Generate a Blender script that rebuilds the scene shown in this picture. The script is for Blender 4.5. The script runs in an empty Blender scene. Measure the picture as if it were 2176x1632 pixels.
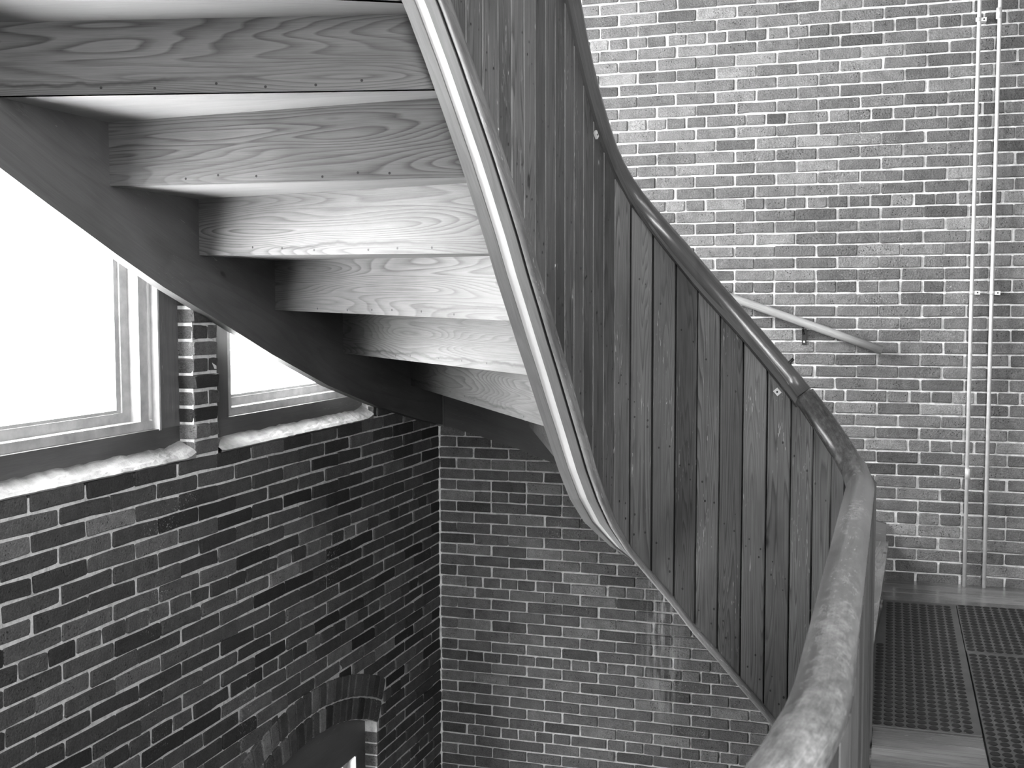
import bpy, math, random
from mathutils import Vector, Matrix
random.seed(7)
S = bpy.context.scene
COL = S.collection
PI = math.pi

# ---------------------------------------------------------------- camera
cam_d = bpy.data.cameras.new('camera'); cam = bpy.data.objects.new('camera', cam_d); COL.objects.link(cam)
RB = [[0.95213667, 0.01834066, -0.30512193], [0.30566378, -0.06473154, 0.94993657], [-0.00232855, -0.99773416, -0.06723935]]
CAM = Vector((2.698, -6.9076, 1.5471))
rx = Vector((RB[0][0], RB[1][0], RB[2][0])); dn = Vector((RB[0][1], RB[1][1], RB[2][1])); fw = Vector((RB[0][2], RB[1][2], RB[2][2]))
cam.matrix_world = Matrix(((rx.x, -dn.x, -fw.x, CAM.x), (rx.y, -dn.y, -fw.y, CAM.y), (rx.z, -dn.z, -fw.z, CAM.z), (0, 0, 0, 1)))
FPX = 2522.6
cam_d.sensor_width = 36; cam_d.lens = 36 * FPX / 2176; cam_d.clip_start = 0.05
cam_d.dof.use_dof = True; cam_d.dof.focus_distance = 4.8; cam_d.dof.aperture_fstop = 9
S.camera = cam
def project(p):
    w = Vector(p) - CAM; d = w.dot(fw)
    return 1088 + FPX * w.dot(rx) / d, 816 + FPX * w.dot(dn) / d, d

# ---------------------------------------------------------------- world, light, exposure
W = bpy.data.worlds.new('world'); S.world = W; W.use_nodes = True
nt = W.node_tree; bg = nt.nodes['Background']
bg.inputs[0].default_value = (0.97, 0.97, 0.97, 1); bg.inputs[1].default_value = 42.0
S.view_settings.view_transform = 'Standard'; S.view_settings.look = 'None'
S.view_settings.gamma = 1; S.view_settings.use_curve_mapping = False
S.view_settings.exposure = 0.0
S.cycles.use_denoising = True
S.cycles.max_bounces = 8; S.cycles.diffuse_bounces = 5; S.cycles.transparent_max_bounces = 12
S.cycles.sample_clamp_indirect = 6
# openings that let the daylight in: (centre, rotation, width, height); each gets a light portal
PORTALS = []
def area(name, loc, rot, sx, sy, power=0, portal=False):
    l = bpy.data.lights.new(name, 'AREA'); l.shape = 'RECTANGLE'; l.size = sx; l.size_y = sy
    if portal: l.cycles.is_portal = True
    else: l.energy = power
    o = bpy.data.objects.new(name, l); o.location = loc; o.rotation_euler = rot; COL.objects.link(o); return o

# ---------------------------------------------------------------- material helpers
def newmat(name):
    m = bpy.data.materials.new(name); m.use_nodes = True
    n = m.node_tree; b = n.nodes['Principled BSDF']
    return m, n, b
def N(n, t, **kw):
    x = n.nodes.new(t)
    for k, v in kw.items():
        if k in x.inputs.keys() if hasattr(x.inputs, 'keys') else False: x.inputs[k].default_value = v
        else: setattr(x, k, v)
    return x
def math_(n, op, a, b=None, clamp=False):
    x = n.nodes.new('ShaderNodeMath'); x.operation = op; x.use_clamp = clamp
    for i, v in enumerate((a, b)):
        if v is None: continue
        if isinstance(v, (int, float)): x.inputs[i].default_value = v
        else: n.links.new(v, x.inputs[i])
    return x.outputs[0]
def ramp(n, src, stops):
    r = n.nodes.new('ShaderNodeValToRGB'); n.links.new(src, r.inputs[0])
    e = r.color_ramp.elements
    while len(e) < len(stops): e.new(0.5)
    for k, (p, c) in enumerate(stops):
        e[k].position = p; e[k].color = (c, c, c, 1)
    return r.outputs[0]
def noise(n, vec, scale, detail=4, rough=0.55, dist=0.0):
    x = n.nodes.new('ShaderNodeTexNoise'); x.inputs['Scale'].default_value = scale
    x.inputs['Detail'].default_value = detail; x.inputs['Roughness'].default_value = rough; x.inputs['Distortion'].default_value = dist
    if vec is not None: n.links.new(vec, x.inputs['Vector'])
    return x.outputs[0]
def mapping(n, vec, scale, loc=None):
    x = n.nodes.new('ShaderNodeMapping'); x.inputs['Scale'].default_value = scale
    if loc: x.inputs['Location'].default_value = loc
    n.links.new(vec, x.inputs['Vector']); return x.outputs[0]
def combine(n, a, b, c):
    x = n.nodes.new('ShaderNodeCombineXYZ')
    for i, v in enumerate((a, b, c)):
        if isinstance(v, (int, float)): x.inputs[i].default_value = v
        else: n.links.new(v, x.inputs[i])
    return x.outputs[0]
def mixf(n, f, a, b):
    # a*(1-f)+b*f  floats or grey sockets
    x = n.nodes.new('ShaderNodeMix'); x.data_type = 'FLOAT'
    for s, v in ((x.inputs[0], f), (x.inputs[2], a), (x.inputs[3], b)):
        if isinstance(v, (int, float)): s.default_value = v
        else: n.links.new(v, s)
    return x.outputs[0]
def bump(n, b, h, strength, dist):
    x = n.nodes.new('ShaderNodeBump'); x.inputs['Strength'].default_value = strength; x.inputs['Distance'].default_value = dist
    n.links.new(h, x.inputs['Height']); n.links.new(x.outputs[0], b.inputs['Normal'])
def setcol(n, b, v):
    n.links.new(combine(n, v, v, v), b.inputs['Base Color'])

def brick_material(name, joined, gain, stain=False, speck=0.0):
    m, n, b = newmat(name)
    geo = n.nodes.new('ShaderNodeNewGeometry'); pos = geo.outputs['Position']
    if joined:
        a = n.nodes.new('ShaderNodeAttribute'); a.attribute_name = 'tone'; tone = a.outputs['Fac']
    else:
        a = n.nodes.new('ShaderNodeObjectInfo'); sp = n.nodes.new('ShaderNodeSeparateColor'); n.links.new(a.outputs['Color'], sp.inputs[0]); tone = sp.outputs[0]
    n1 = noise(n, pos, 14, 6, 0.65)
    f = ramp(n, n1, [(0.3, 0.72), (0.5, 1.0), (0.72, 1.3)])
    f = math_(n, 'MULTIPLY', f, ramp(n, noise(n, pos, 210, 3, 0.7), [(0.3, 0.62), (0.5, 1.0), (0.68, 1.5)]))
    v = math_(n, 'MULTIPLY', tone, f); v = math_(n, 'MULTIPLY', v, gain)
    # pores and fine grit
    vor = n.nodes.new('ShaderNodeTexVoronoi'); vor.inputs['Scale'].default_value = 75; vor.inputs['Randomness'].default_value = 1; n.links.new(pos, vor.inputs['Vector'])
    pm = noise(n, pos, 9, 2); 
    pore = math_(n, 'MULTIPLY', ramp(n, vor.outputs['Distance'], [(0.14, 1), (0.24, 0)]), ramp(n, pm, [(0.5, 0), (0.58, 1)]))
    v = mixf(n, math_(n, 'MULTIPLY', pore, 0.8), v, 0.015)
    # lime specks on some bricks
    ns = noise(n, pos, 130, 3, 0.7); nm = noise(n, pos, 2.2, 3, 0.6)
    sm = math_(n, 'MULTIPLY', ramp(n, ns, [(0.6, 0), (0.66, 1)]), ramp(n, nm, [(0.56 - speck, 0), (0.66 - speck, 1)]))
    v = mixf(n, math_(n, 'MULTIPLY', sm, 0.8), v, 0.62)
    if stain:
        sx = n.nodes.new('ShaderNodeSeparateXYZ'); n.links.new(pos, sx.inputs[0])
        d = math_(n, 'ABSOLUTE', math_(n, 'SUBTRACT', sx.outputs[0], 1.42)); 
        xm = ramp(n, d, [(0.0, 1), (0.14, 0)])
        st = noise(n, mapping(n, pos, (28, 1, 3)), 1.0, 4, 0.6)
        zm = ramp(n, math_(n, 'ADD', math_(n, 'MULTIPLY', sx.outputs[2], 0.5), 0.6), [(0.1, 0), (0.3, 0.8), (0.6, 1), (0.75, 0)])
        f2 = math_(n, 'MULTIPLY', math_(n, 'MULTIPLY', xm, zm), ramp(n, st, [(0.46, 0), (0.6, 1)]))
        v = mixf(n, math_(n, 'MULTIPLY', f2, 0.9), v, 0.7)
    setcol(n, b, v); b.inputs['Roughness'].default_value = 0.85
    h = math_(n, 'ADD', math_(n, 'MULTIPLY', noise(n, pos, 95, 4, 0.6), 1.0), math_(n, 'MULTIPLY', pore, -0.7))
    bump(n, b, h, 1.0, 0.009)
    return m
def mortar_material(name, tone):
    m, n, b = newmat(name)
    geo = n.nodes.new('ShaderNodeNewGeometry'); pos = geo.outputs['Position']
    v = math_(n, 'MULTIPLY', ramp(n, noise(n, pos, 26, 6, 0.7), [(0.28, 0.55), (0.5, 1.0), (0.7, 1.15)]), tone)
    setcol(n, b, v); b.inputs['Roughness'].default_value = 0.95
    bump(n, b, math_(n, 'ADD', noise(n, pos, 120, 5, 0.7), math_(n, 'MULTIPLY', noise(n, pos, 25, 3, 0.6), 1.5)), 1.0, 0.007)
    return m
def wood_material(name, dark, light, rings=10.0, ring_amt=0.7, us=0.9, vs=7.0, rough=0.5, knots=0.35, scratch=0.0, blotch=0.3, perobj=0.0, coat=0.0):
    """grain drawn as contour lines of a stretched noise; UV is metres (u along the board, v across)"""
    m, n, b = newmat(name)
    uv = n.nodes.new('ShaderNodeUVMap').outputs[0]
    oi = n.nodes.new('ShaderNodeObjectInfo'); rnd = oi.outputs['Random']
    sp = n.nodes.new('ShaderNodeSeparateXYZ'); n.links.new(uv, sp.inputs[0])
    off = math_(n, 'MULTIPLY', rnd, 57.0)
    def vec(a, c, k=1.0): return combine(n, math_(n, 'ADD', math_(n, 'MULTIPLY', sp.outputs[0], a), off), math_(n, 'MULTIPLY', sp.outputs[1], c), math_(n, 'MULTIPLY', off, k))
    big = noise(n, vec(us, vs), 1.0, 1.5, 0.45)
    ring = math_(n, 'FRACT', math_(n, 'MULTIPLY', big, rings * 2.2))
    ring = ramp(n, ring, [(0.0, 0.15), (0.35, 0.75), (0.85, 1.0), (1.0, 0.05)])
    wide = ramp(n, noise(n, vec(us * 0.8, vs * 0.6, 2.0), 1.0, 2), [(0.35, 0.35), (0.6, 1.0)])
    fibre = noise(n, vec(6, 300, 3.0), 1.0, 4, 0.75)
    g = mixf(n, math_(n, 'MULTIPLY', wide, ring_amt), 0.62, ring)
    g = math_(n, 'ADD', math_(n, 'MULTIPLY', g, 0.75), math_(n, 'MULTIPLY', math_(n, 'SUBTRACT', fibre, 0.38), 0.9), True)
    v = mixf(n, g, dark, light)
    bl = noise(n, vec(1.3, 3.5, 5.0), 1.0, 4, 0.6)
    v = math_(n, 'MULTIPLY', v, ramp(n, bl, [(0.3, 1.0 - blotch), (0.55, 1.0), (0.75, 1.0 + blotch * 0.4)]))
    if perobj: v = math_(n, 'MULTIPLY', v, math_(n, 'ADD', math_(n, 'MULTIPLY', rnd, perobj), 1.0 - perobj / 2))
    if knots:
        vo = n.nodes.new('ShaderNodeTexVoronoi'); vo.inputs['Scale'].default_value = 1.0
        n.links.new(vec(4.0, 9.0, 4.0), vo.inputs['Vector'])
        kn = ramp(n, vo.outputs['Distance'], [(0.06, 1), (0.13, 0)])
        sel = n.nodes.new('ShaderNodeSeparateColor'); n.links.new(vo.outputs['Color'], sel.inputs[0])
        kn = math_(n, 'MULTIPLY', kn, math_(n, 'LESS_THAN', sel.outputs[0], knots))
        v = mixf(n, math_(n, 'MULTIPLY', kn, 0.85), v, dark * 0.25)
    if name == 'riser_wood':
        w = math_(n, 'ADD', sp.outputs[1], math_(n, 'MULTIPLY', math_(n, 'SUBTRACT', noise(n, vec(4, 2, 11.0), 1.0, 4), 0.5), 0.07))
        band = ramp(n, w, [(0.0, 0.25), (0.025, 0.15), (0.034, 1.0), (0.042, 0.0)])
        v = mixf(n, math_(n, 'MULTIPLY', math_(n, 'MULTIPLY', band, ramp(n, noise(n, vec(0.9, 0, 12.0), 1.0, 2), [(0.48, 0), (0.58, 1)])), 0.8), v, dark * 0.4)
    if name == 'rail_worn':
        v = math_(n, 'MULTIPLY', v, ramp(n, math_(n, 'MULTIPLY', math_(n, 'ADD', sp.outputs[0], math_(n, 'MULTIPLY', noise(n, vec(3, 8, 9.0), 1.0, 3), 0.5)), 0.25), [(0.72, 1.0), (0.84, 0.32)]))
        v = math_(n, 'MULTIPLY', v, ramp(n, noise(n, vec(34, 60, 8.0), 1.0, 5, 0.7), [(0.35, 0.65), (0.5, 1.0), (0.68, 1.6)]))
    if scratch:
        s1 = noise(n, vec(7, 90, 6.0), 1.0, 2, 0.6, 2.5); s2 = noise(n, vec(2.2, 8, 7.0), 1.0, 2)
        sc = math_(n, 'MULTIPLY', ramp(n, s1, [(0.66, 0), (0.69, 1)]), ramp(n, s2, [(0.52, 0), (0.62, 1)]))
        v = mixf(n, math_(n, 'MULTIPLY', sc, scratch), v, 0.6)
    setcol(n, b, v); b.inputs['Roughness'].default_value = rough
    b.inputs['Coat Weight'].default_value = coat; b.inputs['Coat Roughness'].default_value = 0.18
    bump(n, b, math_(n, 'ADD', fibre, math_(n, 'MULTIPLY', ring, 0.3)), 0.25, 0.002)
    return m
def plain(name, tone, rough=0.5, metal=0.0, nscale=20, namt=0.25, bscale=0, bdist=0.0, coat=0.0):
    m, n, b = newmat(name)
    geo = n.nodes.new('ShaderNodeTexCoord'); pos = geo.outputs['Object']
    v = math_(n, 'MULTIPLY', ramp(n, noise(n, pos, nscale, 5, 0.6), [(0.3, 1 - namt), (0.7, 1 + namt * 0.5)]), tone)
    setcol(n, b, v); b.inputs['Roughness'].default_value = rough; b.inputs['Metallic'].default_value = metal
    b.inputs['Coat Weight'].default_value = coat
    if bscale: bump(n, b, noise(n, pos, bscale, 5, 0.6), 0.8, bdist)
    return m

M = {}
M['brick_back'] = brick_material('brick_back', False, 0.9, True, 0.0)
M['brick_back_j'] = brick_material('brick_back_joined', True, 0.9, True, 0.0)
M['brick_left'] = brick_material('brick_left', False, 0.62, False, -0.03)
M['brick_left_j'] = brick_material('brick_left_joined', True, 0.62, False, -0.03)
M['mortar_back'] = mortar_material('mortar_back', 0.92)
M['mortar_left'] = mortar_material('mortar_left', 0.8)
M['riser'] = wood_material('riser_wood', 0.025, 0.235, rings=17, ring_amt=0.85, us=0.55, vs=7.0, rough=0.45, knots=0.12, blotch=0.35, perobj=0.2)
M['tread'] = wood_material('tread_wood', 0.22, 0.38, rings=6, ring_amt=0.4, us=0.8, vs=6, rough=0.5, knots=0.05, blotch=0.2)
M['stringer'] = wood_material('stringer_wood', 0.055, 0.14, rings=4, ring_amt=0.3, us=0.7, vs=4, rough=0.5, knots=0.1, scratch=0.25, blotch=0.4)
M['plank'] = wood_material('plank_wood', 0.016, 0.14, rings=13, ring_amt=0.9, us=0.6, vs=14, rough=0.5, knots=0.14, scratch=0.5, blotch=0.5, perobj=0.7)
M['strip'] = wood_material('strip_wood', 0.1, 0.26, rings=3, ring_amt=0.3, us=1.2, vs=20, rough=0.5, knots=0.15, blotch=0.35)
M['pale_strip'] = wood_material('pale_strip', 0.7, 0.9, rings=2, ring_amt=0.2, us=1, vs=20, rough=0.6, knots=0.0, blotch=0.05)
M['molding'] = wood_material('molding_wood', 0.03, 0.3, rings=3, ring_amt=0.3, us=9, vs=40, rough=0.45, knots=0.2, scratch=0.9, blotch=0.6)
M['rail_dark'] = wood_material('rail_varnish', 0.03, 0.12, rings=2, ring_amt=0.4, us=2, vs=8, rough=0.22, knots=0.0, blotch=0.4, coat=0.4)
M['rail_worn'] = wood_material('rail_worn', 0.11, 0.32, rings=2, ring_amt=0.3, us=3, vs=9, rough=0.26, knots=0.1, scratch=0.35, blotch=0.55, coat=0.5)
M['rail_wall'] = wood_material('wall_rail_wood', 0.18, 0.5, rings=4, ring_amt=0.5, us=2, vs=20, rough=0.45, knots=0.05, blotch=0.2)
M['casing'] = wood_material('casing_wood', 0.05, 0.13, rings=3, ring_amt=0.3, us=1.5, vs=9, rough=0.45, knots=0.12, scratch=0.25, blotch=0.5)
M['floor_wood'] = wood_material('floor_wood', 0.08, 0.3, rings=5, ring_amt=0.6, us=1.0, vs=12, rough=0.22, knots=0.1, scratch=0.6, blotch=0.6, perobj=0.3, coat=0.5)
M['white_frame'] = plain('white_frame', 0.42, 0.45, nscale=14, namt=0.3)
M['plaster'] = plain('plaster', 0.30, 0.9, nscale=7, namt=0.5, bscale=30, bdist=0.010)
M['room_plaster'] = plain('room_plaster', 0.16, 0.9)
M['steel'] = plain('conduit_steel', 0.75, 0.35, 0.15, nscale=30, namt=0.15)
M['bracket'] = plain('black_iron', 0.02, 0.4, 0.3)
M['clip'] = plain('clip_metal', 0.75, 0.4, 0.3)
M['rubber'] = plain('rubber', 0.085, 0.32, nscale=8, namt=0.4, bscale=200, bdist=0.0006)
M['disc'] = plain('rubber_disc', 0.008, 0.45, nscale=3, namt=0.5)
M['nail'] = plain('nail', 0.02, 0.5)
M['dark'] = plain('gap_shade', 0.012, 0.8)  # near-black colour stands in for shade between the boards
def glass_mat():
    m = bpy.data.materials.new('window_glass'); m.use_nodes = True; n = m.node_tree
    n.nodes.clear(); out = n.nodes.new('ShaderNodeOutputMaterial')
    t = n.nodes.new('ShaderNodeBsdfTransparent'); g = n.nodes.new('ShaderNodeBsdfGlossy'); g.inputs['Roughness'].default_value = 0.02
    t.inputs[0].default_value = (0.96, 0.96, 0.96, 1)
    x = n.nodes.new('ShaderNodeMixShader'); x.inputs[0].default_value = 0.035
    n.links.new(t.outputs[0], x.inputs[1]); n.links.new(g.outputs[0], x.inputs[2]); n.links.new(x.outputs[0], out.inputs[0])
    return m
M['glass'] = glass_mat()

# ---------------------------------------------------------------- mesh helpers
class MB:
    def __init__(s): s.v = []; s.f = []; s.uv = []; s.tone = []
    def face(s, pts, uvs=None, tone=0.2):
        i = len(s.v); s.v += [tuple(p) for p in pts]; s.f.append(tuple(range(i, i + len(pts))))
        s.uv.append(uvs if uvs else [(0, 0)] * len(pts)); s.tone.append(tone)
    def box(s, x0, x1, y0, y1, z0, z1, axis=0):
        P = lambda x, y, z: (x, y, z)
        quads = [((x0, y0, z0), (x1, y0, z0), (x1, y0, z1), (x0, y0, z1)), ((x1, y1, z0), (x0, y1, z0), (x0, y1, z1), (x1, y1, z1)),
                 ((x1, y0, z0), (x1, y1, z0), (x1, y1, z1), (x1, y0, z1)), ((x0, y1, z0), (x0, y0, z0), (x0, y0, z1), (x0, y1, z1)),
                 ((x0, y0, z1), (x1, y0, z1), (x1, y1, z1), (x0, y1, z1)), ((x0, y1, z0), (x1, y1, z0), (x1, y0, z0), (x0, y0, z0))]
        for q in quads:
            uv = []
            for p in q:
                o = [p[k] for k in range(3) if k != axis]
                nrm = [max(abs(q[a][k] - q[b_][k]) for a in range(4) for b_ in range(4)) for k in range(3)]
                ks = [k for k in range(3) if k != axis and nrm[k] > 1e-9]
                uv.append((p[axis], sum(p[k] for k in ks) if ks else 0))
            s.face(q, uv)
    def build(s, name, mat, parent=None, smooth=False, merge=True):
        me = bpy.data.meshes.new(name); me.from_pydata(s.v, [], s.f)
        l = me.uv_layers.new(name='UVMap'); k = 0
        for fu in s.uv:
            for u in fu: l.data[k].uv = u; k += 1
        a = me.attributes.new('tone', 'FLOAT', 'FACE')
        for i, t in enumerate(s.tone): a.data[i].value = t
        me.materials.append(mat)
        if merge:
            import bmesh
            bm = bmesh.new(); bm.from_mesh(me); bmesh.ops.remove_doubles(bm, verts=bm.verts, dist=1e-5); bmesh.ops.recalc_face_normals(bm, faces=bm.faces); bm.to_mesh(me); bm.free()
        if smooth:
            for p in me.polygons: p.use_smooth = True
        o = bpy.data.objects.new(name, me); COL.objects.link(o)
        if parent: o.parent = parent
        return o
def tag(o, label=None, cat=None, kind=None, group=None):
    if label: o['label'] = label
    if cat: o['category'] = cat
    if kind: o['kind'] = kind
    if group: o['group'] = group
    return o
def empty(name, loc=(0, 0, 0)):
    o = bpy.data.objects.new(name, None); COL.objects.link(o); o.location = loc; o.empty_display_size = 0.1; return o
def box(name, mat, x0, x1, y0, y1, z0, z1, parent=None, axis=0):
    b = MB(); b.box(x0, x1, y0, y1, z0, z1, axis); return b.build(name, mat, parent)
def sweep(name, mat, path, prof, parent=None, smooth=False, closed=True, cap=True):
    """path: list of (point, a-axis, b-axis); prof: list of (a,b)"""
    b = MB(); u = 0; rings = []
    L = [0]
    for i in range(1, len(path)): L.append(L[-1] + (Vector(path[i][0]) - Vector(path[i - 1][0])).length)
    for i, (p, A, B) in enumerate(path):
        pr = prof(i) if callable(prof) else prof
        rings.append([Vector(p) + Vector(A) * a + Vector(B) * c for a, c in pr])
    n = len(rings[0]); per = [0]
    for j in range(n): per.append(per[-1] + (rings[0][(j + 1) % n] - rings[0][j]).length)
    m = n if closed else n - 1
    for i in range(len(path) - 1):
        for j in range(m):
            k = (j + 1) % n
            b.face((rings[i][j], rings[i][k], rings[i + 1][k], rings[i + 1][j]), [(L[i], per[j]), (L[i], per[j + 1]), (L[i + 1], per[j + 1]), (L[i + 1], per[j])])
    if cap and closed:
        b.face(rings[0][::-1], [(0, 0)] * n); b.face(rings[-1], [(0, 0)] * n)
    return b.build(name, mat, parent, smooth)
def circle(r, n=16): return [(r * math.cos(2 * PI * k / n), r * math.sin(2 * PI * k / n)) for k in range(n)]
def frames(pts):
    out = []
    for i, p in enumerate(pts):
        a = Vector(pts[max(i - 1, 0)]); c = Vector(pts[min(i + 1, len(pts) - 1)]); t = (c - a).normalized()
        up = Vector((0, 0, 1)) if abs(t.z) < 0.98 else Vector((0, -1, 0))
        A = t.cross(up).normalized(); B = A.cross(t).normalized(); out.append((p, A, B))
    return out
def tube(name, mat, pts, r, parent=None, n=16): return sweep(name, mat, frames(pts), circle(r, n), parent, True)

# ================================================================ STRUCTURE
C = 0.0677; Z0 = 10.7 * C                     # height of a brick course; height of course line 0
zc = lambda k: Z0 - k * C
X_R, Y_B, Z_LOW, Z_TOP = 5.6, -9.5, -2.6, 6.2
# --- left wall: openings
WIN = {1: (-4.30, -2.73), 2: (-2.54, -0.985)}
SILL, HEAD = zc(-3) + 0.005, 3.9
ARC_Y, ARC_Z, ARC_R, ARC_H = -1.755, -2.362, 1.767, 0.785      # arched opening below: centre, radius, half width
spring = ARC_Z + math.sqrt(ARC_R ** 2 - ARC_H ** 2)
XM = -0.0065                                    # mortar face of the left wall
UP = []           # upper windows, out of the picture, that light the stair
def left_wall():
    b = MB(); x0, x1 = -0.19, XM
    ys = [Y_B, -6.2, -4.6] + [WIN[1][0], WIN[1][1], WIN[2][0], WIN[2][1]] + [0.0]
    # bands: below sill handled with the arch
    a0, a1 = ARC_Y - ARC_H, ARC_Y + ARC_H
    b.box(x0, x1, Y_B, a0, Z_LOW, SILL - 0.02, 1); b.box(x0, x1, a1, 0.0, Z_LOW, SILL - 0.02, 1)
    n = 14; arc = [(ARC_Y + ARC_R * math.sin(t), ARC_Z + ARC_R * math.cos(t)) for t in [(-1 + 2 * k / n) * math.asin(ARC_H / ARC_R) for k in range(n + 1)]]
    for (ya, za), (yb, zb_) in zip(arc[:-1], arc[1:]):
        t = SILL - 0.02
        b.face([(x1, ya, za), (x1, yb, zb_), (x1, yb, t), (x1, ya, t)]); b.face([(x0, yb, zb_), (x0, ya, za), (x0, ya, t), (x0, yb, t)])
        b.face([(x0, ya, za), (x0, yb, zb_), (x1, yb, zb_), (x1, ya, za)]); b.face([(x0, yb, t), (x0, ya, t), (x1, ya, t), (x1, yb, t)])
    b.box(x0, x1, a0, a1, Z_LOW, -1.42, 1)
    op = [WIN[1], WIN[2]]
    def piers(z0, z1):
        e = [Y_B] + [v for o in op for v in o] + [0.0]
        for k in range(0, len(e), 2): b.box(x0, x1, e[k] + (0.006 if k else 0), e[k + 1] - (0.006 if k + 2 < len(e) else 0), z0, z1, 2)
    piers(SILL - 0.02, HEAD); b.box(x0, x1, Y_B, 0, HEAD, Z_TOP, 1)
    return b.build('wall_left', M['mortar_left'], merge=False)
WL = tag(left_wall(), 'tall brick wall with windows on the left', kind='structure')
WB = tag(box('wall_back', M['mortar_back'], -0.36, X_R, 0.010, 0.36, Z_LOW, Z_TOP), 'pale jointed brick wall behind the stair', kind='structure')
# rest of the shell, outside the picture: side and rear walls with openings added for fill light, ceiling, lower floor
def shell_wall_right():
    b = MB(); x0, x1 = X_R, X_R + 0.3; o = [(-5.6, -5.15)]  # unseen opening added to light the boards and left wall
    e = [Y_B] + [v for p in o for v in p] + [0.36]
    b.box(x0, x1, Y_B, 0.36, Z_LOW, 1.2, 1); b.box(x0, x1, Y_B, 0.36, 4.6, Z_TOP, 1)
    for k in range(0, len(e), 2): b.box(x0, x1, e[k], e[k + 1], 1.2, 4.6, 2)
    return b.build('wall_right', M['room_plaster'], merge=False), o
WR, ro = shell_wall_right(); tag(WR, kind='structure')
def shell_wall_front():
    b = MB(); y0, y1 = Y_B - 0.3, Y_B; o = [(3.3, 4.2)]; e = [-0.36, 3.3, 4.2, X_R + 0.3]  # unseen opening behind the camera, added as fill for the back wall
    b.box(-0.36, X_R + 0.3, y0, y1, Z_LOW, 0.9, 0); b.box(-0.36, X_R + 0.3, y0, y1, 4.8, Z_TOP, 0)
    for k in range(0, 4, 2): b.box(e[k], e[k + 1], y0, y1, 0.9, 4.8, 2)
    return b.build('wall_front', M['room_plaster'], merge=False), o
WF, fo = shell_wall_front(); tag(WF, kind='structure')
tag(box('ceiling', M['room_plaster'], -0.36, X_R + 0.3, Y_B - 0.3, 0.36, Z_TOP, Z_TOP + 0.2), kind='structure')
tag(box('floor_lower', M['floor_wood'], -0.36, X_R + 0.3, Y_B - 0.3, 0.36, Z_LOW - 0.2, Z_LOW), kind='structure')
for k, (a, c) in enumerate(UP):
    area('daylight_portal', (-0.21, (a + c) / 2, 4.475), (0, -PI / 2, 0), 2.05, c - a, portal=True)
for a, c in (WIN[1], WIN[2]):
    area('daylight_portal', (-0.21, (a + c) / 2, (SILL + HEAD) / 2), (0, -PI / 2, 0), HEAD - SILL, c - a, portal=True)
for a, c in ro: area('daylight_portal', (X_R + 0.31, (a + c) / 2, 2.9), (0, PI / 2, 0), 3.4, c - a, portal=True)
for a, c in fo: area('daylight_portal', ((a + c) / 2, Y_B - 0.31, 2.85), (PI / 2, 0, 0), c - a, 3.9, portal=True)

# --- landing: the floor the stair starts from
FL = MB(); FL.box(2.60, X_R, Y_B, 0.007, -0.30, -0.022, 0); FL.box(-0.0, 2.60, Y_B, -5.75, -0.30, -0.022, 0)
FLO = tag(FL.build('floor', M['floor_wood'], merge=False), 'worn wooden landing floor at right', kind='structure')
def boards(y0, y1, x0, x1, w):
    y = y1; i = 0
    while y > y0 + 0.01:
        ya = max(y - w, y0); b = MB(); g = 0.0025; dz = random.uniform(-0.001, 0.001)
        b.box(x0 + g, x1 - g, ya + g, y - g, -0.022, dz, 0); b.build('floor_board', M['floor_wood'], FLO); y = ya; i += 1
boards(-0.50, 0.0, 2.50, X_R - 0.02, 0.1)
boards(-3.6, -2.455, 2.65, 3.03, 0.105)

# ================================================================ BRICKS
def brick_mesh(name, L, H, D, mat, rough=1.0):
    """rounded, slightly ragged face; local x along the wall, z up, face towards -y"""
    r = 0.0042 * rough; j = lambda s: random.uniform(-s, s) * rough
    out = [(-L / 2 + r, -H / 2), (j(0.03), -H / 2 + j(0.0015)), (L / 2 - r, -H / 2), (L / 2, -H / 2 + r), (L / 2, H / 2 - r), (L / 2 - r, H / 2), (j(0.03), H / 2 + j(0.0015)), (-L / 2 + r, H / 2), (-L / 2, H / 2 - r), (-L / 2, -H / 2 + r)]
    out = [(x + j(0.0022), z + j(0.0018)) for x, z in out]
    b = MB(); n = len(out); bv = 0.0035
    front = [(x - math.copysign(bv, x) * (1 if abs(x) > L * 0.3 else 0), j(0.0012), z - math.copysign(bv, z)) for x, z in out]
    rim = [(x, bv, z) for x, z in out]; back = [(x, D, z) for x, z in out]
    b.face(front)
    for k in range(n):
        l = (k + 1) % n
        b.face((front[k], rim[k], rim[l], front[l])); b.face((rim[k], back[k], back[l], rim[l]))
    me_o = b.build(name, mat, smooth=False); me = me_o.data; bpy.data.objects.remove(me_o)
    return me
def variants(L, H, D, mat, k, rough=1.0): return [brick_mesh('brick', L, H, D, mat, rough) for _ in range(k)]
JB = 0.0098; JL = 0.0098
LB_, HB_ = 0.2275, 0.11375; LL_, HL_ = 0.285, 0.1425
VB = {'s': variants(LB_ - JB, C - JB, 0.03, M['brick_back'], 12), 'h': variants(HB_ - JB, C - JB, 0.03, M['brick_back'], 8)}
VL = {'s': variants(LL_ - JL, C - JL, 0.03, M['brick_left'], 12, 1.2), 'h': variants(HL_ - JL, C - JL, 0.03, M['brick_left'], 8, 1.2)}
OCC = [(-50, -50), (1225, -50), (1285, 230), (1395, 440), (1600, 676), (1785, 896), (1845, 1010), (1850, 1150), (1885, 1150), (1900, 1235), (2300, 1275), (2300, 1800), (1700, 1800), (1660, 1560), (1400, 1240), (1250, 1060), (1190, 985), (1100, 950), (935, 898), (800, 862), (700, 820), (460, 670), (250, 540), (-50, 320)]
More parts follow.
